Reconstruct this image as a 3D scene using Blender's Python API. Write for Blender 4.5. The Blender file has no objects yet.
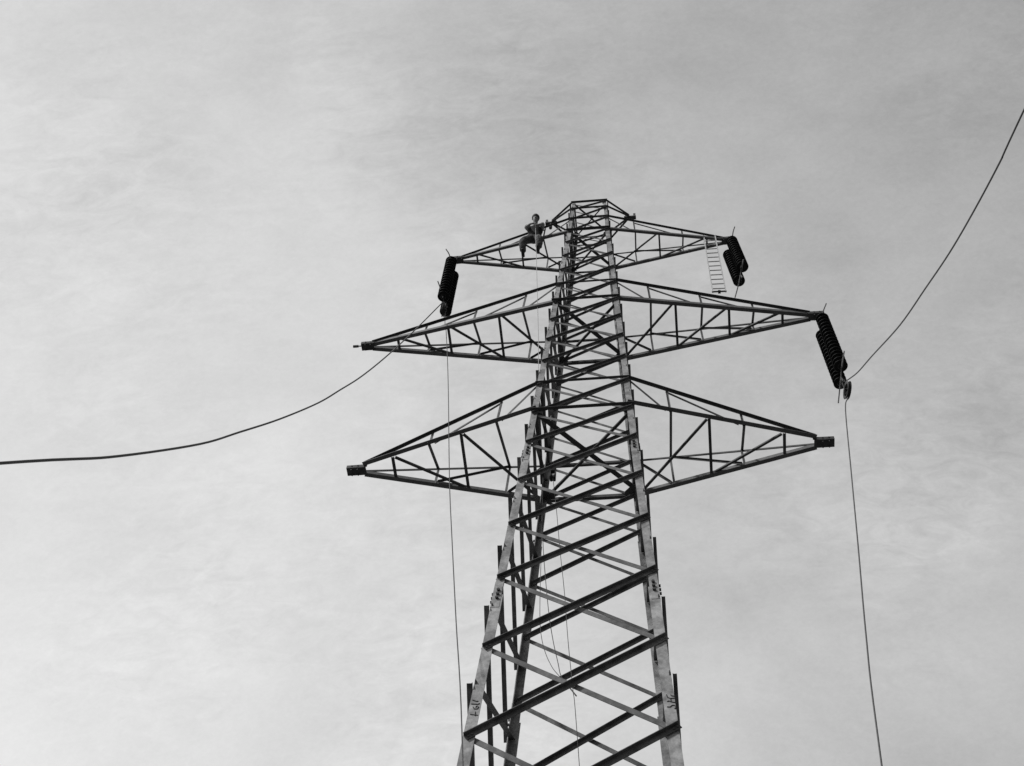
import bpy, bmesh, math, random
from mathutils import Vector as V, Matrix
random.seed(7)
scn = bpy.context.scene
C = scn.collection

# ------------------------------------------------------------------ camera
cam = bpy.data.cameras.new('camera'); co = bpy.data.objects.new('camera', cam); C.objects.link(co)
Rm = [[0.9949574329944055, 0.09339331180386591, 0.03657042301490044],
      [0.06384770989190754, -0.8709636906605622, 0.48718140306511215],
      [-0.07735099527958056, 0.4823898204369972, 0.8725347469688642]]
r, u, f = V(Rm[0]), V(Rm[1]), V(Rm[2])
# make sure the basis is right handed and u points up
co.matrix_world = Matrix(((r.x, u.x, -f.x, 1.296), (r.y, u.y, -f.y, -13.599), (r.z, u.z, -f.z, 1.6), (0, 0, 0, 1)))
cam.sensor_fit = 'HORIZONTAL'; cam.sensor_width = 36.0
cam.lens = 1344.196 * 36.0 / 1024.0
cam.shift_x = (512 - 545.35) / 1024.0
cam.shift_y = (388.57 - 383) / 1024.0
cam.clip_start = 0.1; cam.clip_end = 6000
scn.camera = co

# ------------------------------------------------------------------ light and sky
SUN_EL, SUN_AZ = math.radians(46), math.radians(228)      # azimuth from +Y clockwise: behind the camera, to the left
sdir = V((math.sin(SUN_AZ) * math.cos(SUN_EL), math.cos(SUN_AZ) * math.cos(SUN_EL), math.sin(SUN_EL)))
sl = bpy.data.lights.new('sun', 'SUN'); so = bpy.data.objects.new('sun', sl); C.objects.link(so)
so.rotation_euler = sdir.to_track_quat('Z', 'Y').to_euler()
sl.energy = 3.2; sl.angle = math.radians(4); sl.color = (1, 1, 1)

w = bpy.data.worlds.new('World'); scn.world = w; w.use_nodes = True
nt = w.node_tree; nt.nodes.clear(); N, LK = nt.nodes, nt.links
def nd(t, **k):
    n = N.new(t)
    for a, b in k.items(): setattr(n, a, b)
    return n
out = nd('ShaderNodeOutputWorld'); bg = nd('ShaderNodeBackground'); LK.new(bg.outputs[0], out.inputs[0])
bg.inputs[1].default_value = 0.1
sky = nd('ShaderNodeTexSky', sky_type='NISHITA'); sky.sun_disc = False
sky.sun_elevation = SUN_EL; sky.sun_rotation = SUN_AZ; sky.dust_density = 3.0
bw = nd('ShaderNodeRGBToBW'); LK.new(sky.outputs[0], bw.inputs[0])
tc = nd('ShaderNodeTexCoord')
def mth(op, a, b=None, clamp=False):
    n = nd('ShaderNodeMath', operation=op); n.use_clamp = clamp
    for i, x in enumerate((a, b)):
        if x is None: continue
        if isinstance(x, (int, float)): n.inputs[i].default_value = x
        else: LK.new(x, n.inputs[i])
    return n.outputs[0]
def noise(scale, detail, rough, mapscale, rot=(0, 0, 0), dist=0.0):
    m = nd('ShaderNodeMapping'); m.inputs['Scale'].default_value = mapscale; m.inputs['Rotation'].default_value = rot
    LK.new(tc.outputs['Generated'], m.inputs[0])
    n = nd('ShaderNodeTexNoise'); n.inputs['Scale'].default_value = scale; n.inputs['Detail'].default_value = detail
    n.inputs['Roughness'].default_value = rough; n.inputs['Distortion'].default_value = dist
    LK.new(m.outputs[0], n.inputs['Vector']); return n.outputs['Fac']
# thin high overcast: broad veils, drifting streaks and fine ripples
n1 = noise(2.2, 5, 0.55, (1, 1, 1), dist=0.4)
n2 = noise(8.0, 7, 0.62, (0.75, 1.2, 1.0), (0.3, 0.2, 0.5), 0.5)
n3 = noise(62.0, 5, 0.65, (0.5, 1.45, 1.0), (0.1, 0.3, -0.35), 0.8)
n4 = noise(260.0, 4, 0.8, (0.8, 1.2, 1.0), (0.0, 0.2, 0.5), 0.3)
patch = mth('MULTIPLY', mth('SUBTRACT', noise(3.4, 3, 0.5, (1, 1, 1), (0.4, 0.1, 0.2)), 0.46), 5.0, clamp=True)
den = mth('ADD', mth('MULTIPLY', mth('SUBTRACT', n1, 0.5), 0.75), mth('MULTIPLY', mth('SUBTRACT', n2, 0.5), 0.34))
den = mth('ADD', den, mth('MULTIPLY', mth('MULTIPLY', mth('SUBTRACT', n3, 0.5), 0.46), patch))
den = mth('ADD', den, mth('MULTIPLY', mth('SUBTRACT', n4, 0.5), 0.16))
# the veil is brighter towards the west, where it is thinner and lit through
dp = nd('ShaderNodeVectorMath', operation='DOT_PRODUCT'); LK.new(tc.outputs['Generated'], dp.inputs[0])
dp.inputs[1].default_value = (-0.88, 0.40, -0.26)
glow = mth('MULTIPLY', dp.outputs['Value'], 5.6)
val = mth('ADD', mth('MULTIPLY', den, 7.0), mth('ADD', glow, 6.3))
cl = mth('MAXIMUM', val, 0.6)
mix = mth('ADD', mth('MULTIPLY', cl, 0.85), mth('MULTIPLY', bw.outputs[0], 0.15))
cmb = nd('ShaderNodeCombineColor')
for i in range(3): LK.new(mix, cmb.inputs[i])
LK.new(cmb.outputs[0], bg.inputs[0])

vs = scn.view_settings; vs.view_transform = 'Standard'; vs.look = 'None'; vs.gamma = 1; vs.use_curve_mapping = False
vs.exposure = 0.0

# ------------------------------------------------------------------ materials (the photograph is black and white)
def mat(name, base, rough=0.6, metal=0.0, nscale=8.0, namt=0.25, spec=0.4, bump=0.0, stain=0.0, obj=False):
    m = bpy.data.materials.new(name); m.use_nodes = True; t = m.node_tree; b = t.nodes['Principled BSDF']
    b.inputs['Roughness'].default_value = rough; b.inputs['Metallic'].default_value = metal
    b.inputs['Specular IOR Level'].default_value = spec
    g = t.nodes.new('ShaderNodeNewGeometry'); n = t.nodes.new('ShaderNodeTexNoise')
    n.inputs['Scale'].default_value = nscale; n.inputs['Detail'].default_value = 6; n.inputs['Roughness'].default_value = 0.65
    t.links.new(g.outputs['Position'], n.inputs['Vector'])
    cr = t.nodes.new('ShaderNodeValToRGB'); cr.color_ramp.elements[0].position = 0.3; cr.color_ramp.elements[1].position = 0.7
    lo, hi = base * (1 - namt), base * (1 + namt)
    cr.color_ramp.elements[0].color = (lo, lo, lo, 1); cr.color_ramp.elements[1].color = (hi, hi, hi, 1)
    t.links.new(n.outputs['Fac'], cr.inputs[0]); colr = cr.outputs[0]
    if stain:
        n2 = t.nodes.new('ShaderNodeTexNoise'); n2.inputs['Scale'].default_value = 2.1; n2.inputs['Detail'].default_value = 8
        n2.inputs['Roughness'].default_value = 0.75
        t.links.new(g.outputs['Position'], n2.inputs['Vector'])
        r2 = t.nodes.new('ShaderNodeValToRGB'); r2.color_ramp.elements[0].position = 0.42; r2.color_ramp.elements[1].position = 0.62
        q = 1 - stain
        r2.color_ramp.elements[0].color = (q, q, q, 1); r2.color_ramp.elements[1].color = (1, 1, 1, 1)
        t.links.new(n2.outputs['Fac'], r2.inputs[0])
        mx = t.nodes.new('ShaderNodeMix'); mx.data_type = 'RGBA'; mx.blend_type = 'MULTIPLY'; mx.inputs[0].default_value = 1
        t.links.new(colr, mx.inputs[6]); t.links.new(r2.outputs[0], mx.inputs[7]); colr = mx.outputs[2]
    t.links.new(colr, b.inputs['Base Color'])
    if bump:
        bp = t.nodes.new('ShaderNodeBump'); bp.inputs['Strength'].default_value = bump; bp.inputs['Distance'].default_value = 0.01
        t.links.new(n.outputs['Fac'], bp.inputs['Height']); t.links.new(bp.outputs[0], b.inputs['Normal'])
    return m
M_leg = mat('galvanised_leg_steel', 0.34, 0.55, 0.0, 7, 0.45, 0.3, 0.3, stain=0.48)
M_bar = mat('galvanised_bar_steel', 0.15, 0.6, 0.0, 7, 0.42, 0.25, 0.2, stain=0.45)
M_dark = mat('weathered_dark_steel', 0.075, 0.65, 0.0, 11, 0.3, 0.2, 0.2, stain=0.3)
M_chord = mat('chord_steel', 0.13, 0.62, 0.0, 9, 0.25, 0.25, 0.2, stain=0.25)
M_bolt = mat('bolt_steel', 0.03, 0.6, 0.0, 20, 0.2, 0.3)
M_paint = mat('dark_marking_paint', 0.03, 0.8, 0.0, 30, 0.3)
M_glaze = mat('dark_glazed_porcelain', 0.012, 0.5, 0.0, 6, 0.2, 0.14)
M_cap = mat('cast_iron', 0.022, 0.6, 0.0, 20, 0.3)
M_rod = mat('zinc_rod', 0.30, 0.5, 0.0, 20, 0.2)
M_wire = mat('stranded_wire', 0.055, 0.6, 0.0, 60, 0.3)
M_rope = mat('hemp_rope', 0.09, 0.9, 0.0, 60, 0.3)
M_lrope = mat('pale_hemp_rope', 0.42, 0.9, 0.0, 60, 0.2)
M_wood = mat('bare_ladder_wood', 0.42, 0.8, 0.0, 20, 0.3)
M_skin = mat('skin', 0.16, 0.6, 0.0, 25, 0.12)
M_hair = mat('black_hair', 0.015, 0.7, 0.0, 80, 0.4)
M_shirt = mat('light_shirt_cloth', 0.28, 0.9, 0.0, 30, 0.25, bump=0.5)
M_vest = mat('dark_vest_cloth', 0.018, 0.95, 0.0, 30, 0.35, bump=0.5)
M_trou = mat('worn_work_trousers', 0.085, 0.95, 0.0, 18, 0.55, bump=0.6, stain=0.5)
M_shoe = mat('shoe_leather', 0.02, 0.5, 0.0, 30, 0.3)
M_conc = mat('concrete', 0.32, 0.9, 0.0, 6, 0.2, bump=0.3, stain=0.3)
M_soil = mat('dry_grassy_ground', 0.10, 0.95, 0.0, 0.8, 0.4, bump=0.5, stain=0.4)

# ------------------------------------------------------------------ helpers
def link_mesh(name, bm, m, parent=None):
    me = bpy.data.meshes.new(name); bmesh.ops.recalc_face_normals(bm, faces=bm.faces[:]); bm.to_mesh(me); bm.free()
    me.materials.append(m); o = bpy.data.objects.new(name, me); C.objects.link(o)
    if parent is not None: o.parent = parent
    return o
def smooth(o):
    for p in o.data.polygons: p.use_smooth = True
    return o
def empty(name, loc, label, cat, group=None):
    o = bpy.data.objects.new(name, None); C.objects.link(o); o.location = loc; o.empty_display_size = 0.3
    o['label'] = label; o['category'] = cat
    if group: o['group'] = group
    return o
def tag(o, label, cat, group=None):
    o['label'] = label; o['category'] = cat
    if group: o['group'] = group
    return o
def under(o, parent):
    """parent o (built in world space) to an empty standing at parent.location"""
    o.parent = parent; o.matrix_parent_inverse = Matrix.Translation(parent.location).inverted() if parent.type == 'EMPTY' else Matrix.Identity(4)
    return o
def poly_prism(bm, p0, p1, X, Y, prof):
    a = [bm.verts.new(p0 + X * x + Y * y) for x, y in prof]; b = [bm.verts.new(p1 + X * x + Y * y) for x, y in prof]
    n = len(prof)
    for i in range(n): bm.faces.new((a[i], a[(i + 1) % n], b[(i + 1) % n], b[i]))
    bm.faces.new(a[::-1]); bm.faces.new(b)
def lprof(a, b, t): return [(0, 0), (a, 0), (a, t), (t, t), (t, b), (0, b)]
def lbar(bm, p0, p1, nA, nB, a, b, t=None):
    """steel angle whose corner runs p0-p1; flange A (width a) along nA, flange B (width b) along nB"""
    p0, p1 = V(p0), V(p1); d = (p1 - p0).normalized(); A = V(nA); A = (A - d * A.dot(d)).normalized()
    B = V(nB); B = B - d * B.dot(d); B = (B - A * B.dot(A)).normalized()
    poly_prism(bm, p0, p1, A, B, lprof(a, b, t or max(0.005, a * 0.11)))
def boxbar(bm, p0, p1, nA, nB, a, b):
    p0, p1 = V(p0), V(p1); d = (p1 - p0).normalized(); A = V(nA); A = (A - d * A.dot(d)).normalized()
    B = V(nB); B = B - d * B.dot(d); B = (B - A * B.dot(A)).normalized()
    poly_prism(bm, p0, p1, A, B, [(-a / 2, -b / 2), (a / 2, -b / 2), (a / 2, b / 2), (-a / 2, b / 2)])
def cyl(bm, p0, p1, rad, seg=8, rad2=None):
    p0, p1 = V(p0), V(p1); d = (p1 - p0).normalized(); A = d.orthogonal().normalized(); B = d.cross(A); r2 = rad if rad2 is None else rad2
    a, b = [], []
    for i in range(seg):
        t = 2 * math.pi * i / seg; q = A * math.cos(t) + B * math.sin(t)
        a.append(bm.verts.new(p0 + q * rad)); b.append(bm.verts.new(p1 + q * r2))
    for i in range(seg): bm.faces.new((a[i], a[(i + 1) % seg], b[(i + 1) % seg], b[i]))
    bm.faces.new(a[::-1]); bm.faces.new(b)
def catmull(P, sub=6):
    P = [V(p) for p in P]; Q = [P[0] * 2 - P[1]] + P + [P[-1] * 2 - P[-2]]; o = []
    for i in range(1, len(Q) - 2):
        for s in range(sub):
            t = s / sub; a, b, c, d = Q[i - 1], Q[i], Q[i + 1], Q[i + 2]
            o.append(0.5 * ((2 * b) + (c - a) * t + (2 * a - 5 * b + 4 * c - d) * t * t + (3 * b - a - 3 * c + d) * t ** 3))
    return o + [P[-1]]
def tube(bm, P, rad, seg=8):
    P = [V(p) for p in P]; rings = []; A = None
    for i, p in enumerate(P):
        d = (P[min(i + 1, len(P) - 1)] - P[max(i - 1, 0)]).normalized()
        A = d.orthogonal().normalized() if A is None else (A - d * A.dot(d)).normalized()
        B = d.cross(A); rr = rad[i] if isinstance(rad, (list, tuple)) else rad
        rings.append([bm.verts.new(p + (A * math.cos(2 * math.pi * k / seg) + B * math.sin(2 * math.pi * k / seg)) * rr) for k in range(seg)])
    for a, b in zip(rings, rings[1:]):
        for k in range(seg): bm.faces.new((a[k], a[(k + 1) % seg], b[(k + 1) % seg], b[k]))
    bm.faces.new(rings[0][::-1]); bm.faces.new(rings[-1])
def lathe(bm, c, axis, prof, seg=20):
    """prof: list of (radius, distance along axis)"""
    c, ax = V(c), V(axis).normalized(); A = ax.orthogonal().normalized(); B = ax.cross(A); rings = []
    for r_, h_ in prof:
        if r_ <= 1e-5: rings.append([bm.verts.new(c + ax * h_)])
        else: rings.append([bm.verts.new(c + ax * h_ + (A * math.cos(2 * math.pi * k / seg) + B * math.sin(2 * math.pi * k / seg)) * r_) for k in range(seg)])
    for a, b in zip(rings, rings[1:]):
        for k in range(seg):
            k2 = (k + 1) % seg
            if len(a) == 1 and len(b) == 1: continue
            if len(a) == 1: bm.faces.new((a[0], b[k2], b[k]))
            elif len(b) == 1: bm.faces.new((a[k], a[k2], b[0]))
            else: bm.faces.new((a[k], a[k2], b[k2], b[k]))

# ------------------------------------------------------------------ ground
bm = bmesh.new(); G = 60; S = 5000.0; grid = []
for i in range(G + 1):
    row = []
    for j in range(G + 1):
        sx = (i / G * 2 - 1); sy = (j / G * 2 - 1); x = math.copysign(abs(sx) ** 3, sx) * S; y = math.copysign(abs(sy) ** 3, sy) * S
        row.append(bm.verts.new((x, y, 0.03 * math.sin(x * 0.9 + 1) * math.cos(y * 0.7) if abs(x) < 60 and abs(y) < 60 else 0)))
    grid.append(row)
for i in range(G):
    for j in range(G): bm.faces.new((grid[i][j], grid[i + 1][j], grid[i + 1][j + 1], grid[i][j + 1]))
gr = link_mesh('ground', bm, M_soil); gr['kind'] = 'structure'

# ------------------------------------------------------------------ the transmission tower
KD = 1.0385
Z = {-13: 35.47, -12: 34.976, -11: 34.218, -10: 33.361, -9: 32.570, -8: 31.640, -7: 30.721, -6: 29.773, -5: 28.783, -4: 27.828, -3: 26.815,
     -2: 25.767, -1: 24.679, 0: 23.524, 1: 22.386, 2: 21.037, 3: 19.632, 4: 18.129, 5: 16.427, 6: 14.569}
step = 1.95; k_ = 6
while Z[k_] - step > 1.6: k_ += 1; Z[k_] = Z[k_ - 1] - step; step *= 1.06
k_ += 1; Z[k_] = 0.25; LAST = k_
def hw(z):
    zs = [14.569, 23.524, 28.783, 33.361, 35.608]; ws = [1.383, 0.950, 0.734, 0.530, 0.449]
    if z <= zs[0]: return ws[0] + (zs[0] - z) * (1.383 - 0.95) / (23.524 - 14.569)
    for a in range(4):
        if z <= zs[a + 1]: t = (z - zs[a]) / (zs[a + 1] - zs[a]); return ws[a] * (1 - t) + ws[a + 1] * t
    return ws[-1]
def corner(sx, sy, z): h = hw(z); return V((sx * h, sy * h * KD, z))
tower = empty('lattice_tower', (0, 0, 0), 'tall tapering steel lattice transmission tower with six pointed cross arms', 'pylon')
def part(name, bm, m, parent=None): return link_mesh(name, bm, m, parent or tower)

legT = 0.013
def bolts(bm, pts, n, rad=0.019, h=0.022):
    for p in pts: cyl(bm, V(p) - V(n) * 0.004, V(p) + V(n) * h, rad, 6)
legs = {}
for sx in (-1, 1):
    for sy in (-1, 1):
        bm = bmesh.new()
        segs = [(0.0, 14.569, 0.16), (14.569, 17.62, 0.155), (17.62, 22.03, 0.132), (22.03, 28.783, 0.118), (28.783, 33.361, 0.105), (33.361, 35.51, 0.085)]
        for z0, z1, a in segs:
            lbar(bm, corner(sx, sy, z0), corner(sx, sy, z1), (-sx, 0, 0), (0, -sy, 0), a, a, legT)
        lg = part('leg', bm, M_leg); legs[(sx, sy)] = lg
        for zc, a in ((17.62, 0.137), (22.03, 0.123)):     # splices with rows of bolts on both flanges
            b2 = bmesh.new()
            p0, p1 = corner(sx, sy, zc - 0.32), corner(sx, sy, zc + 0.32)
            off = V((sx * 0.002, sy * 0.002, 0))
            lbar(b2, p0 + V((sx * 0.005, sy * 0.005, 0)), p1 + V((sx * 0.005, sy * 0.005, 0)), (-sx, 0, 0), (0, -sy, 0), a - 0.005, a - 0.005, 0.0045)
            nf = len(b2.faces); b3 = b2
            for dz in (-0.10, 0.0, 0.10):
                c = corner(sx, sy, zc + dz)
                bolts(b3, [c + V((-sx * 0.07, sy * 0.006, 0))], (0, sy, 0), 0.026, 0.032)
                bolts(b3, [c + V((sx * 0.006, -sy * 0.07, 0))], (sx, 0, 0), 0.026, 0.032)
            for fi, fc in enumerate(b3.faces):
                if fi >= nf: fc.material_index = 1
            part('splice_plate', b3, M_leg, lg).data.materials.append(M_bolt)
# dark hand-painted erection marks on the two front legs
MK = {1: [[(1.255, -1.409, 15.129), (1.268, -1.411, 15.072), (1.303, -1.412, 15.05), (1.369, -1.412, 15.053)],
          [(1.311, -1.409, 15.121), (1.32, -1.41, 15.1), (1.351, -1.41, 15.094), (1.371, -1.411, 15.081)],
          [(1.259, -1.415, 14.99), (1.28, -1.415, 15.0), (1.315, -1.416, 14.978), (1.38, -1.417, 14.958)],
          [(1.307, -1.413, 15.038), (1.312, -1.416, 14.978)],
          [(1.253, -1.421, 14.885), (1.29, -1.421, 14.879), (1.317, -1.42, 14.908), (1.348, -1.419, 14.911), (1.369, -1.421, 14.885), (1.365, -1.422, 14.854), (1.35, -1.423, 14.84)]],
      -1: [[(-1.326, -1.405, 15.202), (-1.267, -1.406, 15.171), (-1.247, -1.406, 15.175)],
           [(-1.337, -1.409, 15.123), (-1.248, -1.409, 15.112), (-1.221, -1.409, 15.126)],
           [(-1.307, -1.412, 15.063), (-1.289, -1.414, 15.019), (-1.247, -1.414, 15.016), (-1.229, -1.412, 15.057)],
           [(-1.252, -1.411, 15.08), (-1.271, -1.412, 15.05)],
           [(-1.331, -1.419, 14.912), (-1.229, -1.42, 14.89)], [(-1.266, -1.417, 14.96), (-1.263, -1.421, 14.882)]]}
for s in (-1, 1):
    for st in MK[s]:
        bm = bmesh.new(); tube(bm, [V(q) + V((0, -0.003, 0)) for q in st], 0.0065, 6); part('painted_mark', bm, M_paint, legs[(s, -1)])

# --- face bracing
diag = []       # (projected size, builder)
f_px = 1344.2
def px_len(p0, p1):
    def pr(p):
        q = V(p) - V((1.296, -13.599, 1.6)); return V((545.3 + f_px * q.dot(r) / q.dot(f), 388.6 - f_px * q.dot(u) / q.dot(f)))
    a, b = pr(p0), pr(p1)
    ins = sum(1 for i in range(9) if 0 <= a.lerp(b, i / 8).y <= 766) / 9
    return (a - b).length * ins
def lerp(a, b, t): return a + (b - a) * t
def bsize(z): # angle size grows towards the base
    return lerp(0.048, 0.090, min(1, max(0, (35 - z) / 19.0)))
for i in range(-13, LAST):
    zt, zb = Z[i], Z[i + 1]; zm = (zt + zb) / 2; a = bsize(zm)
    dl = 0.03 + 0.02 * (35 - zm) / 20
    for sy in (-1, 1):
        # heavy bar rises to the right, its free flange stands out towards the viewer's side
        hb, ht = hw(zb), hw(zt)
        yo = -hb * KD - 0.016 if sy < 0 else hb * KD - 0.018
        yt = -ht * KD - 0.016 if sy < 0 else ht * KD - 0.018
        p0 = V((-hb + 0.005, yo, zb - dl - a * 0.4)); p1 = V((ht - 0.005, yt, zt - a * 0.4))
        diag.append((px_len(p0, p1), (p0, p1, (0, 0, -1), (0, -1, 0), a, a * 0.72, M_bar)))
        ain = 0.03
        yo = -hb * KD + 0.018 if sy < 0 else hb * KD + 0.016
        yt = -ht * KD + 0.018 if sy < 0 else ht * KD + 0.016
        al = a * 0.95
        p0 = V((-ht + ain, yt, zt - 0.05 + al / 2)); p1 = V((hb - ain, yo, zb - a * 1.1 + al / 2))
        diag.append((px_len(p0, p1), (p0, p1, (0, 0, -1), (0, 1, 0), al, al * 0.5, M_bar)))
    # side faces: the same X panels, their nodes staggered half a panel lower
    if i + 2 <= LAST:
        zt2, zb2 = lerp(Z[i], Z[i + 1], 0.52), lerp(Z[i + 1], Z[i + 2], 0.50)
    else: zt2, zb2 = lerp(Z[i], Z[i + 1], 0.52), 0.3
    for sx in (-1, 1):
        ht, hb = hw(zt2), hw(zb2); a2 = a * 0.9
        q0 = V((sx * (ht + 0.016), -ht * KD, zt2)); q1 = V((sx * hb + (0.016 * sx if sx < 0 else -0.07), hb * KD - (0 if sx < 0 else 0.03), zb2)); e = (q1 - q0).normalized() * 0.06
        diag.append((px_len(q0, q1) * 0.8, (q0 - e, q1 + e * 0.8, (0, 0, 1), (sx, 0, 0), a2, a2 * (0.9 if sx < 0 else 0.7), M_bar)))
        q0 = V((sx * (ht - 0.018), ht * KD - 0.02, zt2)); q1 = V((sx * (hb - 0.018), -hb * KD + 0.02, zb2))
        diag.append((px_len(q0, q1) * 0.8, (q0, q1, (0, 0, 1), (-sx, 0, 0), a2 * 1.35, a2 * 1.1, M_dark)))
order = sorted(range(len(diag)), key=lambda i: -diag[i][0]); big = set(order[:100])
rest = bmesh.new()
for i, (s, (p0, p1, nA, nB, a, b, m)) in enumerate(diag):
    if i in big:
        bm = bmesh.new(); lbar(bm, p0, p1, nA, nB, a, b)
        d = (p1 - p0).normalized(); A = V(nA); A = (A - d * A.dot(d)).normalized()
        n = V(nB).normalized()
        for t, o_ in ((0.0, 0.04), (0.0, 0.10), (1.0, 0.04), (1.0, 0.10)):          # bolt heads near the ends
            c = p0.lerp(p1, t) + (d if t == 0 else -d) * o_ + A * a * 0.6
            cyl(bm, c + n * 0.004, c + n * (max(0.005, a * 0.11) + 0.016), 0.014, 6)
        part('diagonal_brace', bm, m)
    else: lbar(rest, p0, p1, nA, nB, a, b)
ro = part('diagonal_brace', rest, M_bar); ro['kind'] = 'stuff'

# --- horizontals
def hbar(p0, p1, nA, nB, a, b, m, name='horizontal_strut'):
    bm = bmesh.new(); lbar(bm, p0, p1, nA, nB, a, b); return part(name, bm, m)
for lv, a in ((0, 0.085), (-1, 0.07), (-5, 0.08), (-6, 0.055), (-10, 0.07), (-11, 0.05), (-12, 0.045), (-13, 0.055)):
    z = Z[lv]; h = hw(z)
    for sy in (-1, 1):
        y = sy * (h * KD + 0.030)
        hbar((-h - 0.03, y, z), (h + 0.03, y, z), (0, 0, -1 if lv < -9 else 1), (0, -1, 0) if sy < 0 else (0, 1, 0), a, a * 0.8, M_dark)
    for sx in (-1, 1):
        x = sx * (h - 0.030)
        hbar((x, -h * KD + 0.03, z + 0.004), (x, h * KD - 0.03, z + 0.004), (0, 0, 1), (-sx, 0, 0), a * 0.8, a * 0.8, M_dark)
# --- plan bracing: horizontal crosses inside the body
for lv, a in ((0, 0.10), (-5, 0.095), (-10, 0.075), (-13, 0.05)):
    z = Z[lv] - 0.02; h = hw(z)
    A_, B_ = V((-h + 0.05, -h * KD + 0.05, z)), V((h - 0.05, h * KD - 0.05, z))
    hbar(A_, B_, (0.7, -0.7, 0), (0, 0, 1), a, a * 0.6, M_dark, 'plan_brace')
    A_, B_ = V((h - 0.05, -h * KD + 0.05, z - 0.015)), V((-h + 0.05, h * KD - 0.05, z - 0.015))
    hbar(A_, B_, (0.7, 0.7, 0), (0, 0, -1), a * 0.7, a * 0.5, M_dark, 'plan_brace')
    for sx in (-1, 1):                 # gussets where the crosses meet the legs
        for sy in (-1, 1):
            g = (0.19 if sy > 0 else 0.13) * (1.0 if lv == 0 else 0.75 if lv == -5 else 0.5)
            bm = bmesh.new(); c = V((sx * (h - 0.016), sy * (h * KD - 0.016), z - 0.03))
            ring = [c, c + V((-sx * g * 1.4, 0, 0)), c + V((-sx * g * 1.3, -sy * g * 0.45, 0)), c + V((-sx * g * 0.5, -sy * g * 1.2, 0)), c + V((0, -sy * g * 1.3, 0))]
            lo = [bm.verts.new(q) for q in ring]; hi = [bm.verts.new(q + V((0, 0, 0.01))) for q in ring]
            bm.faces.new(lo); bm.faces.new(hi[::-1])
            for q in range(5): bm.faces.new((lo[q], lo[(q + 1) % 5], hi[(q + 1) % 5], hi[q]))
            bolts(bm, [c + V((-sx * g * 0.5, -sy * g * 0.25, 0)), c + V((-sx * g * 0.9, -sy * g * 0.25, 0)), c + V((-sx * g * 0.25, -sy * g * 0.8, 0))], (0, 0, -1), 0.012, 0.016)
            part('gusset_plate', bm, M_dark)

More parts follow.
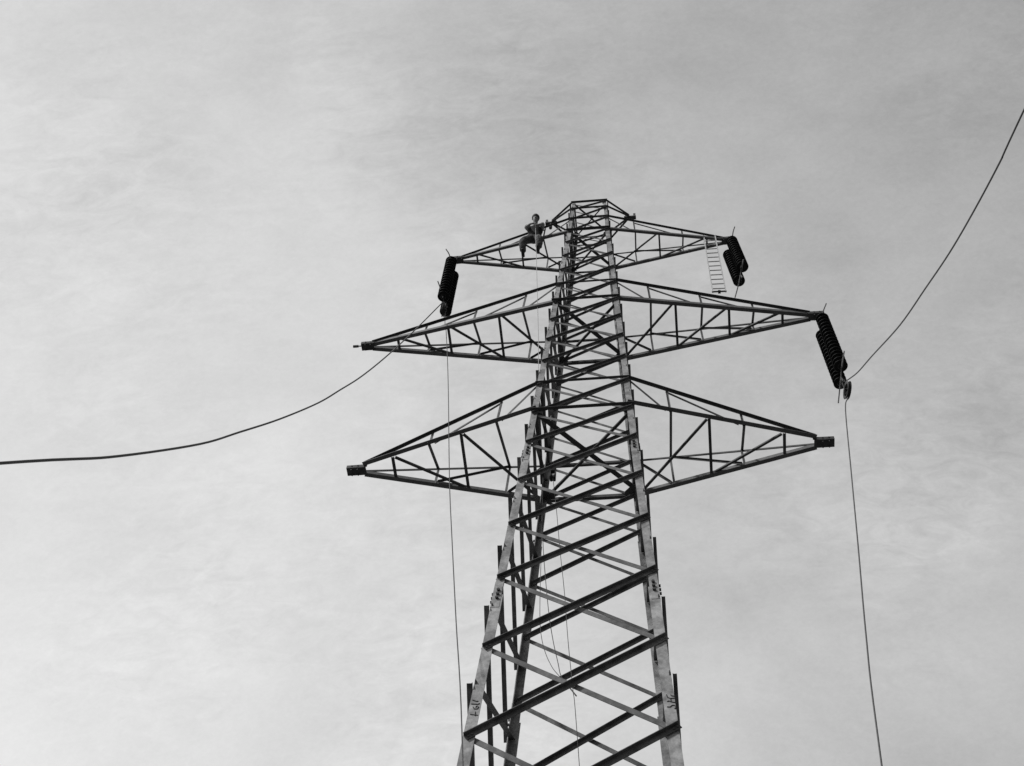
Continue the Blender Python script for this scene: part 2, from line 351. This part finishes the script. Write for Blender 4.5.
# --- cross arms
def cross_arm(s, lv_b, lv_t, xj, xe, stn, strut, rod=False):
    z0, z1 = Z[lv_b], Z[lv_t]; h0, h1 = hw(z0), hw(z1); zb = z0
    Nr, Fr = V((s * h0, -h0 * KD, zb)), V((s * h0, h0 * KD, zb)); Ar, Br = V((s * h1, -h1 * KD, z1)), V((s * h1, h1 * KD, z1))
    if lv_b == 0: zb -= 0.12; Nr.z += 0.05     # the lowest arms droop slightly towards their tips
    else: zb -= 0.05
    ty, tz = (0.06, 0.10) if lv_b == 0 else (0.035, 0.06)
    Nt, Ft = V((s * xj, -ty, zb)), V((s * xj, ty, zb)); At, Bt = V((s * xj, -ty, zb + tz)), V((s * xj, ty, zb + tz))
    # tip: two channel plates with a cover and hanging bolts
    bm = bmesh.new()
    for y in (-0.085, 0.085):
        boxbar(bm, (s * (xj - 0.06), y, zb + 0.03), (s * xe, y, zb + 0.02), (0, 1, 0), (0, 0, 1), 0.012, 0.08)
    boxbar(bm, (s * (xj - 0.04), 0, zb - 0.026), (s * xe, 0, zb - 0.026), (0, 1, 0), (0, 0, 1), 0.18, 0.012)
    for dx in (0.10, 0.22):
        for y in (-0.06, 0.06): cyl(bm, (s * (xe - dx), y, zb - 0.02), (s * (xe - dx), y, zb - 0.075), 0.016, 6)
        cyl(bm, (s * (xe - dx), -0.105, zb + 0.03), (s * (xe - dx), 0.105, zb + 0.03), 0.014, 6)
    if rod: cyl(bm, (s * (xe - 0.05), 0, zb + 0.03), (s * (xe + 0.18), 0, zb + 0.03), 0.014, 6); cyl(bm, (s * (xe + 0.08), 0, zb + 0.03), (s * (xe + 0.2), 0, zb + 0.03), 0.032, 6)
    arm = part('cross_arm', bm, M_dark)
    def sub(nm, p0, p1, nA, nB, a, b, m=M_dark):
        b_ = bmesh.new(); lbar(b_, p0, p1, nA, nB, a, b); part(nm, b_, m, arm)
    cb = 0.088 if lv_b != -10 else 0.07; ct = 0.058 if lv_b != -10 else 0.045
    ov = V((-s * 0.02, 0, 0))
    # bottom chords run on past the far leg: horizontal flange below, upright flange outside
    sub('chord', Nr + V((-s * 0.1, -0.034, 0)), Nt + V((0, -0.034, 0)), (0, 0, 1), (0, -1 if lv_b == 0 else 1, 0), cb, cb, M_chord)
    sub('chord', Fr + V((-s * 0.1, 0.016, 0)), Ft + V((0, 0.0, 0)), (0, 0, 1), (0, 1, 0), cb, cb, M_chord)
    sub('chord', Ar + V((0, -0.02, 0)), At + V((0, -0.02, 0)), (0, 0, -1), (0, -1, 0), ct, ct, M_dark)
    sub('chord', Br, Bt, (0, 0, -1), (0, 1, 0), ct * 0.8, ct * 0.8, M_dark)
    P = lambda a, b, t: a.lerp(b, t)
    la = 0.048 if lv_b != -10 else 0.038
    inn = V((0, 0.01, 0))
    # bottom plane: struts and zig-zag
    prev = Fr
    for t in strut:
        n, f_ = P(Nr, Nt, t), P(Fr, Ft, t); up = V((0, 0, 0.013))
        sub('lacing_bar', n + up, f_ + up, (s, 0, 0), (0, 0, 1), la * 1.15, la * 0.8)
        sub('lacing_bar', prev + V((s * 0.02, 0, 0.022)), n + V((-s * 0.03, 0, 0.022)), (s, 0, 0), (0, 0, 1), la, la * 0.8)
        prev = f_
    # upright faces, cross frames between near bottom and far top chord
    pa, pb = Ar, Br
    for i, t in enumerate(stn):
        n, f_, a_, b_ = P(Nr, Nt, t), P(Fr, Ft, t), P(Ar, At, t), P(Br, Bt, t)
        sub('lacing_bar', a_ + inn, n + inn, (s, 0, 0), (0, -1, 0), la, la * 0.6, M_bar)
        sub('lacing_bar', b_ - inn, f_ - inn, (s, 0, 0), (0, 1, 0), la * 0.9, la * 0.5, M_bar)
        sub('lacing_bar', n + V((s * 0.01, 0, 0.03)), b_ + V((s * 0.01, 0, -0.02)), (s, 0, 0), (0, 0, 1), la, la * 0.7)
        sub('lacing_bar', pa + V((s * 0.02, 0.014, -0.02)), n + V((-s * (0.02 if lv_b else 0.06), 0.014, 0.06 if lv_b else 0.12)), (0, 0, -1), (0, 1, 0), la * 1.0, la * 0.8)
        sub('lacing_bar', pb + V((s * 0.02, -0.014, -0.02)), f_ + V((-s * 0.02, -0.014, 0.05)), (0, 0, -1), (0, -1, 0), la, la * 0.7)
        pa, pb = a_, b_
    return arm
S2, U2 = (0.20, 0.60), (0.41, 0.82)
S3, U3 = (0.16, 0.43, 0.70), (0.29, 0.57, 0.85)
cross_arm(-1, 0, -1, 4.30, 4.64, S2, U2); cross_arm(1, 0, -1, 4.35, 4.69, S2, U2)
cross_arm(-1, -5, -6, 4.95, 5.20, S3, U3, rod=True); cross_arm(1, -5, -6, 4.95, 5.26, S3, U3)
cross_arm(-1, -10, -11, 3.30, 3.52, (0.22, 0.64), (0.43, 0.85)); cross_arm(1, -10, -11, 3.38, 3.62, (0.22, 0.64), (0.43, 0.85))

# --- short earth-wire brackets at the peak
for s in (-1, 1):
    T = V((s * 1.02, 0, 35.36)); bm = bmesh.new()
    boxbar(bm, T + V((-s * 0.12, 0, -0.02)), T + V((s * 0.20, 0, -0.02)), (0, 1, 0), (0, 0, 1), 0.10, 0.05)
    for dx in (-0.06, 0.16):
        boxbar(bm, T + V((s * dx, 0, 0.0)), T + V((s * dx, 0, 0.17)), (1, 0, 0), (0, 1, 0), 0.06, 0.09)
    if s < 0: cyl(bm, T + V((-0.05, 0, -0.04)), T + V((-0.05, 0, -0.28)), 0.03, 8); cyl(bm, T + V((-0.05, 0, -0.24)), T + V((-0.05, 0, -0.34)), 0.045, 8)
    br = part('earth_wire_bracket', bm, M_dark)
    for sy in (-1, 1):
        for z_, zz in ((Z[-13], 0.02), (Z[-12] + 0.02, -0.05)):
            p = corner(s, sy, z_); b_ = bmesh.new()
            lbar(b_, p, T + V((0, sy * 0.04, zz)), (0, 0, 1), (0, -1, 0), 0.058, 0.052); part('bracket_bar', b_, M_dark, br)

# --- concrete footings
for sx in (-1, 1):
    for sy in (-1, 1):
        p = corner(sx, sy, 0.0); bm = bmesh.new()
        lathe(bm, (p.x, p.y, -0.3), (0, 0, 1), [(0, 0), (0.42, 0), (0.42, 0.5), (0.30, 0.62), (0, 0.62)], 4)
        part('concrete_footing', bm, M_conc)

# ------------------------------------------------------------------ insulator sets
def insulator_set(attach, d, ndisc, yoff, label, horns, drop=0.20, xo=0.0):
    attach = V(attach); d = V(d).normalized()
    root = empty('insulator_set', attach, label, 'insulator', 'double insulator strings hanging from the cross arms')
    O = V((0, 0, 0)); pitch = 0.146
    bm = bmesh.new()                                   # top yoke with shackle
    cyl(bm, V((0, 0, 0.03)), d * (drop - 0.06), 0.022, 8)
    boxbar(bm, d * (drop - 0.04) + V((0, -yoff - 0.05, 0)), d * (drop - 0.04) + V((0, yoff + 0.05, 0)), (1, 0, 0), (0, 0, 1), 0.02, 0.09)
    link_mesh('yoke_plate', bm, M_cap, root)
    L = ndisc * pitch
    for sy in (-1, 1):
        base = d * drop + V((sy * xo, sy * yoff, 0)); bm = bmesh.new()
        for k in range(ndisc):
            c = base + d * (k * pitch)
            lathe(bm, c, d, [(0, 0.0), (0.04, 0.002), (0.062, 0.02), (0.075, 0.05), (0.118, 0.070), (0.144, 0.098), (0.145, 0.107), (0.132, 0.114), (0.122, 0.105), (0.092, 0.104), (0.088, 0.116), (0.082, 0.108), (0.07, 0.12), (0.06, 0.14), (0.05, 0.146), (0, 0.146)], 20)
        smooth(link_mesh('disc_string', bm, M_glaze, root))
    e = d * (drop + L + 0.06); bm = bmesh.new()        # bottom yoke
    boxbar(bm, e + V((0, -yoff - 0.05, 0)), e + V((0, yoff + 0.05, 0)), (1, 0, 0), (0, 0, 1), 0.02, 0.09)
    for sy in (-1, 1): cyl(bm, e + V((0, sy * yoff, 0)) - d * 0.08, e + V((0, sy * yoff, 0)), 0.02, 8)
    cyl(bm, e, e + d * 0.18, 0.022, 8)
    link_mesh('yoke_plate', bm, M_cap, root)
    # arcing horns: long curved rods over each end
    for q in horns:
        bm = bmesh.new(); P3 = [V(p) - attach for p in q]
        tube(bm, catmull(P3, 6), 0.014, 8)
        m_ = P3[len(P3) // 2]; k_ = d * (d.dot(m_)); cyl(bm, m_, k_ + (m_ - k_) * 0.05, 0.012, 6)
        link_mesh('arcing_horn', bm, M_rod, root)
    return root
insulator_set((5.125, 0, 28.72), (0.065, 0.0, -2.3), 16, 0.20, 'long pair of black insulator strings hanging from the right middle cross arm',
              [[(5.205, -0.62, 28.06), (5.16, -0.36, 28.19), (5.13, 0.0, 28.25)], [(5.245, -0.62, 25.84), (5.215, -0.3, 25.88), (5.20, 0, 25.90), (5.175, 0.3, 25.91), (5.15, 0.62, 25.904)]], 0.44)
insulator_set((3.49, 0, 33.26), (0.10, -0.15, -2.0), 14, 0.18, 'pair of black insulator strings at the top right arm, beside the hanging ladder',
              [[(3.645, -0.58, 32.80), (3.60, -0.38, 32.87), (3.56, 0.0, 32.92)], [(3.678, -0.55, 30.852), (3.63, -0.33, 30.80), (3.59, -0.15, 30.77), (3.53, 0.1, 30.76), (3.455, 0.4, 30.798)]], 0.40, -0.045)
insulator_set((-3.51, 0, 33.30), (0.01, 0.02, -2.0), 15, 0.20, 'pair of black insulator strings hanging from the top left cross arm',
              [[(-3.585, -0.58, 32.72), (-3.53, -0.38, 32.80), (-3.50, 0.0, 32.86)], [(-3.615, -0.5, 30.972), (-3.56, -0.25, 30.95), (-3.52, 0, 30.945), (-3.48, 0.25, 30.95), (-3.434, 0.5, 30.981)]], 0.38)

# ------------------------------------------------------------------ running blocks
def running_block(c, rad, label):
    root = empty('pulley_block', c, label, 'pulley', 'running blocks under the insulator strings')
    root.rotation_euler.z = 0.22
    bm = bmesh.new(); pr = [(rad * 0.70, -0.028), (rad, -0.034), (rad, -0.026), (rad * 0.86, 0), (rad, 0.026), (rad, 0.034), (rad * 0.70, 0.028), (rad * 0.70, -0.028)]
    lathe(bm, (0, 0, 0), (1, 0, 0), pr, 24); smooth(link_mesh('sheave', bm, M_cap, root))
    bm = bmesh.new()
    for a in range(3):
        t = math.pi * a / 3 + 0.3; q = V((0, math.cos(t), math.sin(t))) * rad * 0.74; boxbar(bm, -q, q, (1, 0, 0), V((1, 0, 0)).cross(q), 0.015, 0.02)
    cyl(bm, (-0.07, 0, 0), (0.07, 0, 0), 0.03, 10); link_mesh('hub', bm, M_cap, root)
    bm = bmesh.new()
    for x in (-0.055, 0.055): boxbar(bm, (x, 0, -0.05), (x, 0, rad + 0.10), (0, 1, 0), (1, 0, 0), 0.03, 0.01)
    boxbar(bm, (-0.06, 0, rad + 0.10), (0.06, 0, rad + 0.10), (0, 1, 0), (0, 0, 1), 0.06, 0.02)
    cyl(bm, (0, 0, rad + 0.10), (0, 0, rad + 0.24), 0.02, 8)
    link_mesh('frame', bm, M_cap, root); return root
running_block((-3.45, -0.06, 30.24), 0.17, 'small iron pulley block under the insulators of the top left arm')
running_block((5.235, 0.0, 25.33), 0.19, 'small iron pulley block under the insulators of the right middle arm')

# ------------------------------------------------------------------ cables and ropes
def cable(name, pts, rad, m, label, cat, sub=6):
    bm = bmesh.new(); tube(bm, catmull(pts, sub), rad, 8); return smooth(tag(link_mesh(name, bm, m), label, cat))
WL = [(-3.45, -0.08, 30.42), (-3.45, -0.22, 30.32), (-3.45, -0.402, 29.817), (-3.45, -1.52, 26.298), (-3.45, -2.497, 23.336), (-3.45, -3.291, 21.079), (-3.45, -3.897, 19.523),
      (-3.45, -4.429, 18.191), (-3.45, -5.259, 16.332), (-3.45, -5.996, 14.784), (-3.45, -6.609, 13.521), (-3.45, -7.64, 11.64), (-3.45, -8.338, 10.468), (-3.45, -10.2, 7.4), (-3.45, -12.6, 4.0), (-3.45, -15.5, 0.05)]
cable('hauling_cable', WL, 0.0125, M_wire, 'dark cable sagging away to the left edge from the top left pulley block', 'cable')
WR = [(5.235, 0.0, 25.525), (5.24, -0.14, 25.47), (5.263, -0.26, 25.32), (5.321, -0.774, 24.659), (5.409, -1.606, 23.735), (5.56, -3.043, 22.113), (5.686, -4.241, 20.959),
      (5.796, -5.293, 19.965), (5.9, -6.284, 19.141), (5.997, -7.204, 18.443), (6.036, -7.578, 18.208), (6.3, -10.2, 16.5), (6.8, -14.0, 14.6), (8.0, -24, 10.6), (10.5, -45, 4.0), (12, -58, 0.05)]
cable('hauling_cable', WR, 0.0125, M_wire, 'dark cable curving up to the right edge from the right pulley block', 'cable')
RL = [(-3.45, 0.07, 30.45), (-3.36, -0.02, 29.6), (-3.27, -0.11, 29.071), (-3.027, -0.286, 27.238), (-2.759, -0.506, 25.066), (-2.321, -0.924, 21.426), (-2.014, -1.232, 19.162), (-1.652, -1.65, 16.604), (-1.236, -2.2, 13.743), (-0.55, -3.2, 8.2), (0.3, -4.6, 0.05)]
cable('hoisting_rope', RL, 0.0085, M_rope, 'thin rope hanging down left of the tower from the top left pulley block', 'rope')
RR = [(5.235, 0.12, 25.30), (5.19, 0.02, 25.02), (5.047, -0.108, 24.374), (4.723, -0.45, 21.72), (4.389, -0.828, 18.988), (4.042, -1.296, 16.266), (3.762, -1.8, 13.905), (3.1, -3.1, 7.4), (2.5, -4.7, 0.05)]
cable('hoisting_rope', RR, 0.0115, M_wire, 'rope running down from the right pulley block through the empty sky to the bottom edge', 'rope')
RM = [(-1.335, -0.74, 33.42), (-1.31, -0.735, 33.0), (-1.217, -0.705, 31.215), (-1.057, -0.66, 28.138), (-1.0, -0.63, 26.95), (-0.93, -0.62, 25.3)]
cable('hand_line', RM, 0.0065, M_lrope, 'thin pale line hanging from the hands of the sitting man', 'rope')
IA = [(-0.70, 0.55, 23.75), (-0.691, 0.55, 23.583), (-0.59, 0.55, 22.473), (-0.489, 0.55, 21.198), (-0.376, 0.55, 19.919), (-0.291, 0.55, 18.705), (-0.187, 0.55, 17.507), (-0.109, 0.55, 16.565), (0.3, 0.55, 10.5), (0.8, 0.5, 4), (1.0, 0.4, 0.05)]
cable('inner_rope', IA, 0.0055, M_rope, 'rightmost thin rope inside the tower, running down to the bottom edge', 'rope')
IB = [(-0.88, 0.45, 23.9), (-0.869, 0.45, 23.378), (-0.836, 0.45, 22.026), (-0.804, 0.45, 20.762), (-0.778, 0.45, 19.661), (-0.739, 0.45, 18.897), (-0.653, 0.45, 18.366), (-0.519, 0.45, 17.949), (-0.377, 0.45, 17.693)]
cable('inner_rope', IB, 0.0055, M_rope, 'bowed left strand of the short rope loop inside the tower', 'rope')
IC = [(-0.84, 0.47, 22.4), (-0.803, 0.46, 21.548), (-0.752, 0.45, 20.787), (-0.624, 0.45, 19.381), (-0.524, 0.45, 18.603), (-0.426, 0.45, 18.037), (-0.37, 0.45, 17.728), (-0.255, 0.44, 17.49), (-0.119, 0.42, 17.223)]
cable('inner_rope', IC, [0.0065] * 42 + [0.011] * 7, M_rope, 'straighter strand of the rope loop inside the tower, ending in a thick tail', 'rope')

# tackle block hung inside the body near the left rear leg
tb = empty('tackle_block', (-0.70, 0.58, 23.95), 'small square tackle block hanging inside the tower by the rear left leg', 'pulley')
bm = bmesh.new()
for x in (-0.05, 0.05): boxbar(bm, (x, 0, -0.36), (x, 0, 0.0), (0, 1, 0), (1, 0, 0), 0.10, 0.014)
boxbar(bm, (-0.06, 0, 0), (0.06, 0, 0), (0, 1, 0), (0, 0, 1), 0.10, 0.03); cyl(bm, (0, 0, 0), (0, 0, 0.28), 0.012, 8); link_mesh('block_frame', bm, M_cap, tb)
for zz in (-0.06, -0.30):
    bm = bmesh.new(); lathe(bm, (0, 0, zz), (1, 0, 0), [(0, -0.04), (0.085, -0.04), (0.07, 0), (0.085, 0.04), (0, 0.04)], 14); link_mesh('sheave', bm, M_cap, tb)

# ------------------------------------------------------------------ hanging ladder
ld = empty('hook_ladder', (3.03, -0.12, 33.33), 'light wooden ladder hooked on the top right cross arm and hanging straight down', 'ladder')
LT, RT, LB, RB = V((-0.125, 0, 0.02)), V((0.16, 0, 0.02)), V((-0.135, 0, -3.24)), V((0.165, 0, -3.26))
for a, b in ((LT, LB), (RT, RB)):
    bm = bmesh.new(); boxbar(bm, a, b, (1, 0, 0), (0, 1, 0), 0.024, 0.045)
    tube(bm, catmull([a + V((0, 0, -0.02)), a + V((0, 0, 0.12)), a + V((0, 0.06, 0.19)), a + V((0, 0.14, 0.15)), a + V((0, 0.15, 0.04))], 4), 0.013, 6)
    link_mesh('side_rail', bm, M_wood, ld)
for k in range(12):
    t = (k + 0.9) / 12.6; bm = bmesh.new(); cyl(bm, LT.lerp(LB, t), RT.lerp(RB, t), 0.014, 8); link_mesh('rung', bm, M_wood, ld)
bm = bmesh.new(); boxbar(bm, LB + V((-0.02, 0, 0.02)), RB + V((0.02, 0, 0.02)), (0, 1, 0), (0, 0, 1), 0.03, 0.03)
cyl(bm, LB.lerp(RB, .5) + V((-0.03, 0, 0.0)), LB.lerp(RB, .5) + V((0.03, 0, 0.0)), 0.045, 8); link_mesh('spreader_bar', bm, M_cap, ld)

# ------------------------------------------------------------------ the man on the top left arm
man = empty('person', (-1.38, -0.45, 33.40), 'person in dark vest and light sleeves sitting on the top left arm, legs dangling', 'person')
MO = V((-1.38, -0.45, 33.40 + 0.12))
def skin(name, pts, edges, rad, m, lev=2, root=0):
    me = bpy.data.meshes.new(name); me.from_pydata([V(p) - MO for p in pts], edges, []); me.materials.append(m)
    o = bpy.data.objects.new(name, me); C.objects.link(o); o.parent = man
    md = o.modifiers.new('skin', 'SKIN'); md.use_smooth_shade = True
    me.skin_vertices.new() if not me.skin_vertices else None
    if name in ('shirt', 'trousers'): rad = [tuple(q * 1.12 for q in rr) if isinstance(rr, tuple) else rr * 1.16 for rr in rad]
    for i, rr in enumerate(rad):
        sv = me.skin_vertices[0].data[i]; sv.radius = rr if isinstance(rr, tuple) else (rr, rr); sv.use_root = (i == root)
    o.modifiers.new('sub', 'SUBSURF').levels = lev; o.modifiers['sub'].render_levels = lev + (1 if name in ('trousers', 'shirt') else 0)
    if name in ('trousers', 'shirt'):
        tx_ = bpy.data.textures.new('folds', 'CLOUDS'); tx_.noise_scale = 0.07
        dm = o.modifiers.new('folds', 'DISPLACE'); dm.texture = tx_; dm.strength = 0.035; dm.mid_level = 0.5
    return o
pel = (-1.375, -0.455, 33.42); wai = (-1.375, -0.475, 33.58); che = (-1.372, -0.52, 33.80); nk0 = (-1.37, -0.56, 33.98); nk1 = (-1.368, -0.59, 34.06)
hd0 = (-1.366, -0.64, 34.14); hd1 = (-1.366, -0.655, 34.24); hd2 = (-1.366, -0.655, 34.32)
sL = (-1.54, -0.545, 33.89); eL = (-1.575, -0.67, 33.68); wL = (-1.46, -0.80, 33.56); hL = (-1.385, -0.815, 33.54)
sR = (-1.205, -0.545, 33.89); eR = (-1.165, -0.70, 33.70); wR = (-1.235, -0.80, 33.46); hR = (-1.30, -0.815, 33.43)
pLh = (-1.46, -0.47, 33.38); kL = (-1.665, -0.56, 33.04); aL = (-1.635, -0.38, 32.64)
pRh = (-1.29, -0.48, 33.38); kR = (-1.22, -0.60, 32.98); aR = (-1.25, -0.46, 32.60)
pts = [pel, wai, che, nk0, nk1, hd0, hd1, hd2, sL, eL, wL, hL, sR, eR, wR, hR, pLh, kL, aL, pRh, kR, aR]
ed = [(0, 1), (1, 2), (2, 3), (3, 4), (4, 5), (5, 6), (6, 7), (2, 8), (8, 9), (9, 10), (10, 11), (2, 12), (12, 13), (13, 14), (14, 15), (0, 16), (16, 17), (17, 18), (0, 19), (19, 20), (20, 21)]
rd = [(0.14, 0.105), (0.13, 0.095), (0.155, 0.11), 0.062, 0.058, (0.070, 0.085), (0.082, 0.10), (0.070, 0.085), 0.068, 0.046, 0.031, (0.042, 0.022), 0.068, 0.046, 0.031, (0.042, 0.022), 0.088, 0.064, 0.042, 0.088, 0.064, 0.042]
# five fingers per hand, curled round the line
def fingers(hi, h, wr, sgn):
    h, wr = V(h), V(wr); d = (h - wr).normalized(); up = V((0, 0, 1)); pal = V((0, 1, 0))
    for k, (off, ln) in enumerate(((0.033, 0.030), (0.011, 0.034), (-0.011, 0.032), (-0.031, 0.025))):
        b = len(pts); p0 = h + d * 0.035 + up * off; p1 = p0 + d * ln + V((0, -0.006, 0)); p2 = p1 + d * 0.012 + pal * 0.030 * 1.0; p3 = p2 - d * 0.020 + pal * 0.012
        pts.extend([tuple(p0), tuple(p1), tuple(p2), tuple(p3)]); ed.extend([(hi, b), (b, b + 1), (b + 1, b + 2), (b + 2, b + 3)]); rd.extend([0.0105, 0.0098, 0.009, 0.008])
    b = len(pts); p0 = h - d * 0.01 + up * 0.045 + pal * 0.01; p1 = p0 + d * 0.035 + pal * 0.02 + up * 0.012; p2 = p1 + d * 0.025 + pal * 0.005
    pts.extend([tuple(p0), tuple(p1), tuple(p2)]); ed.extend([(hi, b), (b, b + 1), (b + 1, b + 2)]); rd.extend([0.0125, 0.011, 0.009])
fingers(11, hL, wL, 1); fingers(15, hR, wR, -1)
skin('body', pts, ed, rd, M_skin, 2)
# head details: nose, ears, eyes, mouth
HC = V(hd1) - MO
fd = V((0, -0.86, -0.5)).normalized(); rt = V((1, 0, 0)); hu = rt.cross(fd) * -1
if hu.z < 0: hu = -hu
bm = bmesh.new(); b0 = HC + fd * 0.098 - hu * 0.012
vv = [bm.verts.new(b0 + x) for x in (hu * 0.03, -hu * 0.02 + rt * 0.017, -hu * 0.02 - rt * 0.017, -hu * 0.016 + fd * 0.024)]
for q in ((0, 1, 3), (0, 3, 2), (1, 2, 3), (0, 2, 1)): bm.faces.new([vv[i] for i in q])
link_mesh('nose', bm, M_skin, man)
for s in (-1, 1):
    bm = bmesh.new(); bmesh.ops.create_uvsphere(bm, u_segments=10, v_segments=8, radius=0.5, matrix=Matrix.Translation(HC + rt * s * 0.088 - hu * 0.005 + fd * 0.01) @ Matrix.Diagonal((0.028, 0.04, 0.065, 1)))
    smooth(link_mesh('ear', bm, M_skin, man))
    bm = bmesh.new(); bmesh.ops.create_uvsphere(bm, u_segments=10, v_segments=8, radius=0.011, matrix=Matrix.Translation(HC + rt * s * 0.033 + hu * 0.018 + fd * 0.089)); smooth(link_mesh('eye', bm, M_hair, man))
bm = bmesh.new(); boxbar(bm, HC + fd * 0.091 - hu * 0.055 - rt * 0.024, HC + fd * 0.091 - hu * 0.055 + rt * 0.024, hu, fd, 0.009, 0.01); link_mesh('mouth', bm, mat('lips', 0.10, 0.6), man)
bm = bmesh.new(); bmesh.ops.create_uvsphere(bm, u_segments=20, v_segments=14, radius=0.5, matrix=Matrix.Translation(HC + hu * 0.055 - fd * 0.03) @ Matrix.Diagonal((0.205, 0.225, 0.20, 1)))
for v_ in bm.verts:
    v_.co += v_.co.normalized() * random.uniform(-0.004, 0.006)
smooth(link_mesh('hair', bm, M_hair, man))
# clothes
skin('shirt', [(-1.375, -0.47, 33.50), wai, che, nk0, sL, tuple(V(sL).lerp(V(eL), 0.9)), sR, tuple(V(sR).lerp(V(eR), 0.9)), tuple(V(eL).lerp(V(wL), 0.35)), tuple(V(eR).lerp(V(wR), 0.35)), eL, eR],
     [(0, 1), (1, 2), (2, 3), (2, 4), (4, 5), (2, 6), (6, 7), (5, 10), (7, 11), (10, 8), (11, 9)],
     [(0.15, 0.11), (0.142, 0.105), (0.165, 0.12), (0.078, 0.072), 0.076, 0.056, 0.076, 0.056, 0.046, 0.046, 0.054, 0.054], M_shirt)
skin('vest', [(-1.375, -0.46, 33.36), (-1.375, -0.465, 33.44), (-1.375, -0.478, 33.60), (-1.372, -0.52, 33.78), (-1.371, -0.545, 33.90)], [(0, 1), (1, 2), (2, 3), (3, 4)], [(0.17, 0.135), (0.185, 0.145), (0.185, 0.145), (0.215, 0.165), (0.18, 0.135)], M_vest)
skin('trousers', [(-1.375, -0.45, 33.46), (-1.375, -0.45, 33.38), pLh, kL, tuple(V(kL).lerp(V(aL), 0.9)), pRh, kR, tuple(V(kR).lerp(V(aR), 0.85))], [(0, 1), (1, 2), (2, 3), (3, 4), (1, 5), (5, 6), (6, 7)],
     [(0.155, 0.12), (0.155, 0.12), 0.108, 0.092, 0.066, 0.108, 0.092, 0.068], M_trou)
for a_, k in ((aL, kL), (aR, kR)):
    a = V(a_); t = V((0.0, -0.20, -0.075))
    skin('shoe', [tuple(a + V((0, 0.03, -0.03))), tuple(a + V((0, 0.045, -0.075))), tuple(a + V((0, -0.06, -0.085))), tuple(a + t * 0.95)], [(0, 1), (1, 2), (2, 3)], [(0.046, 0.046), (0.042, 0.034), (0.046, 0.034), (0.040, 0.024)], M_shoe, 2)
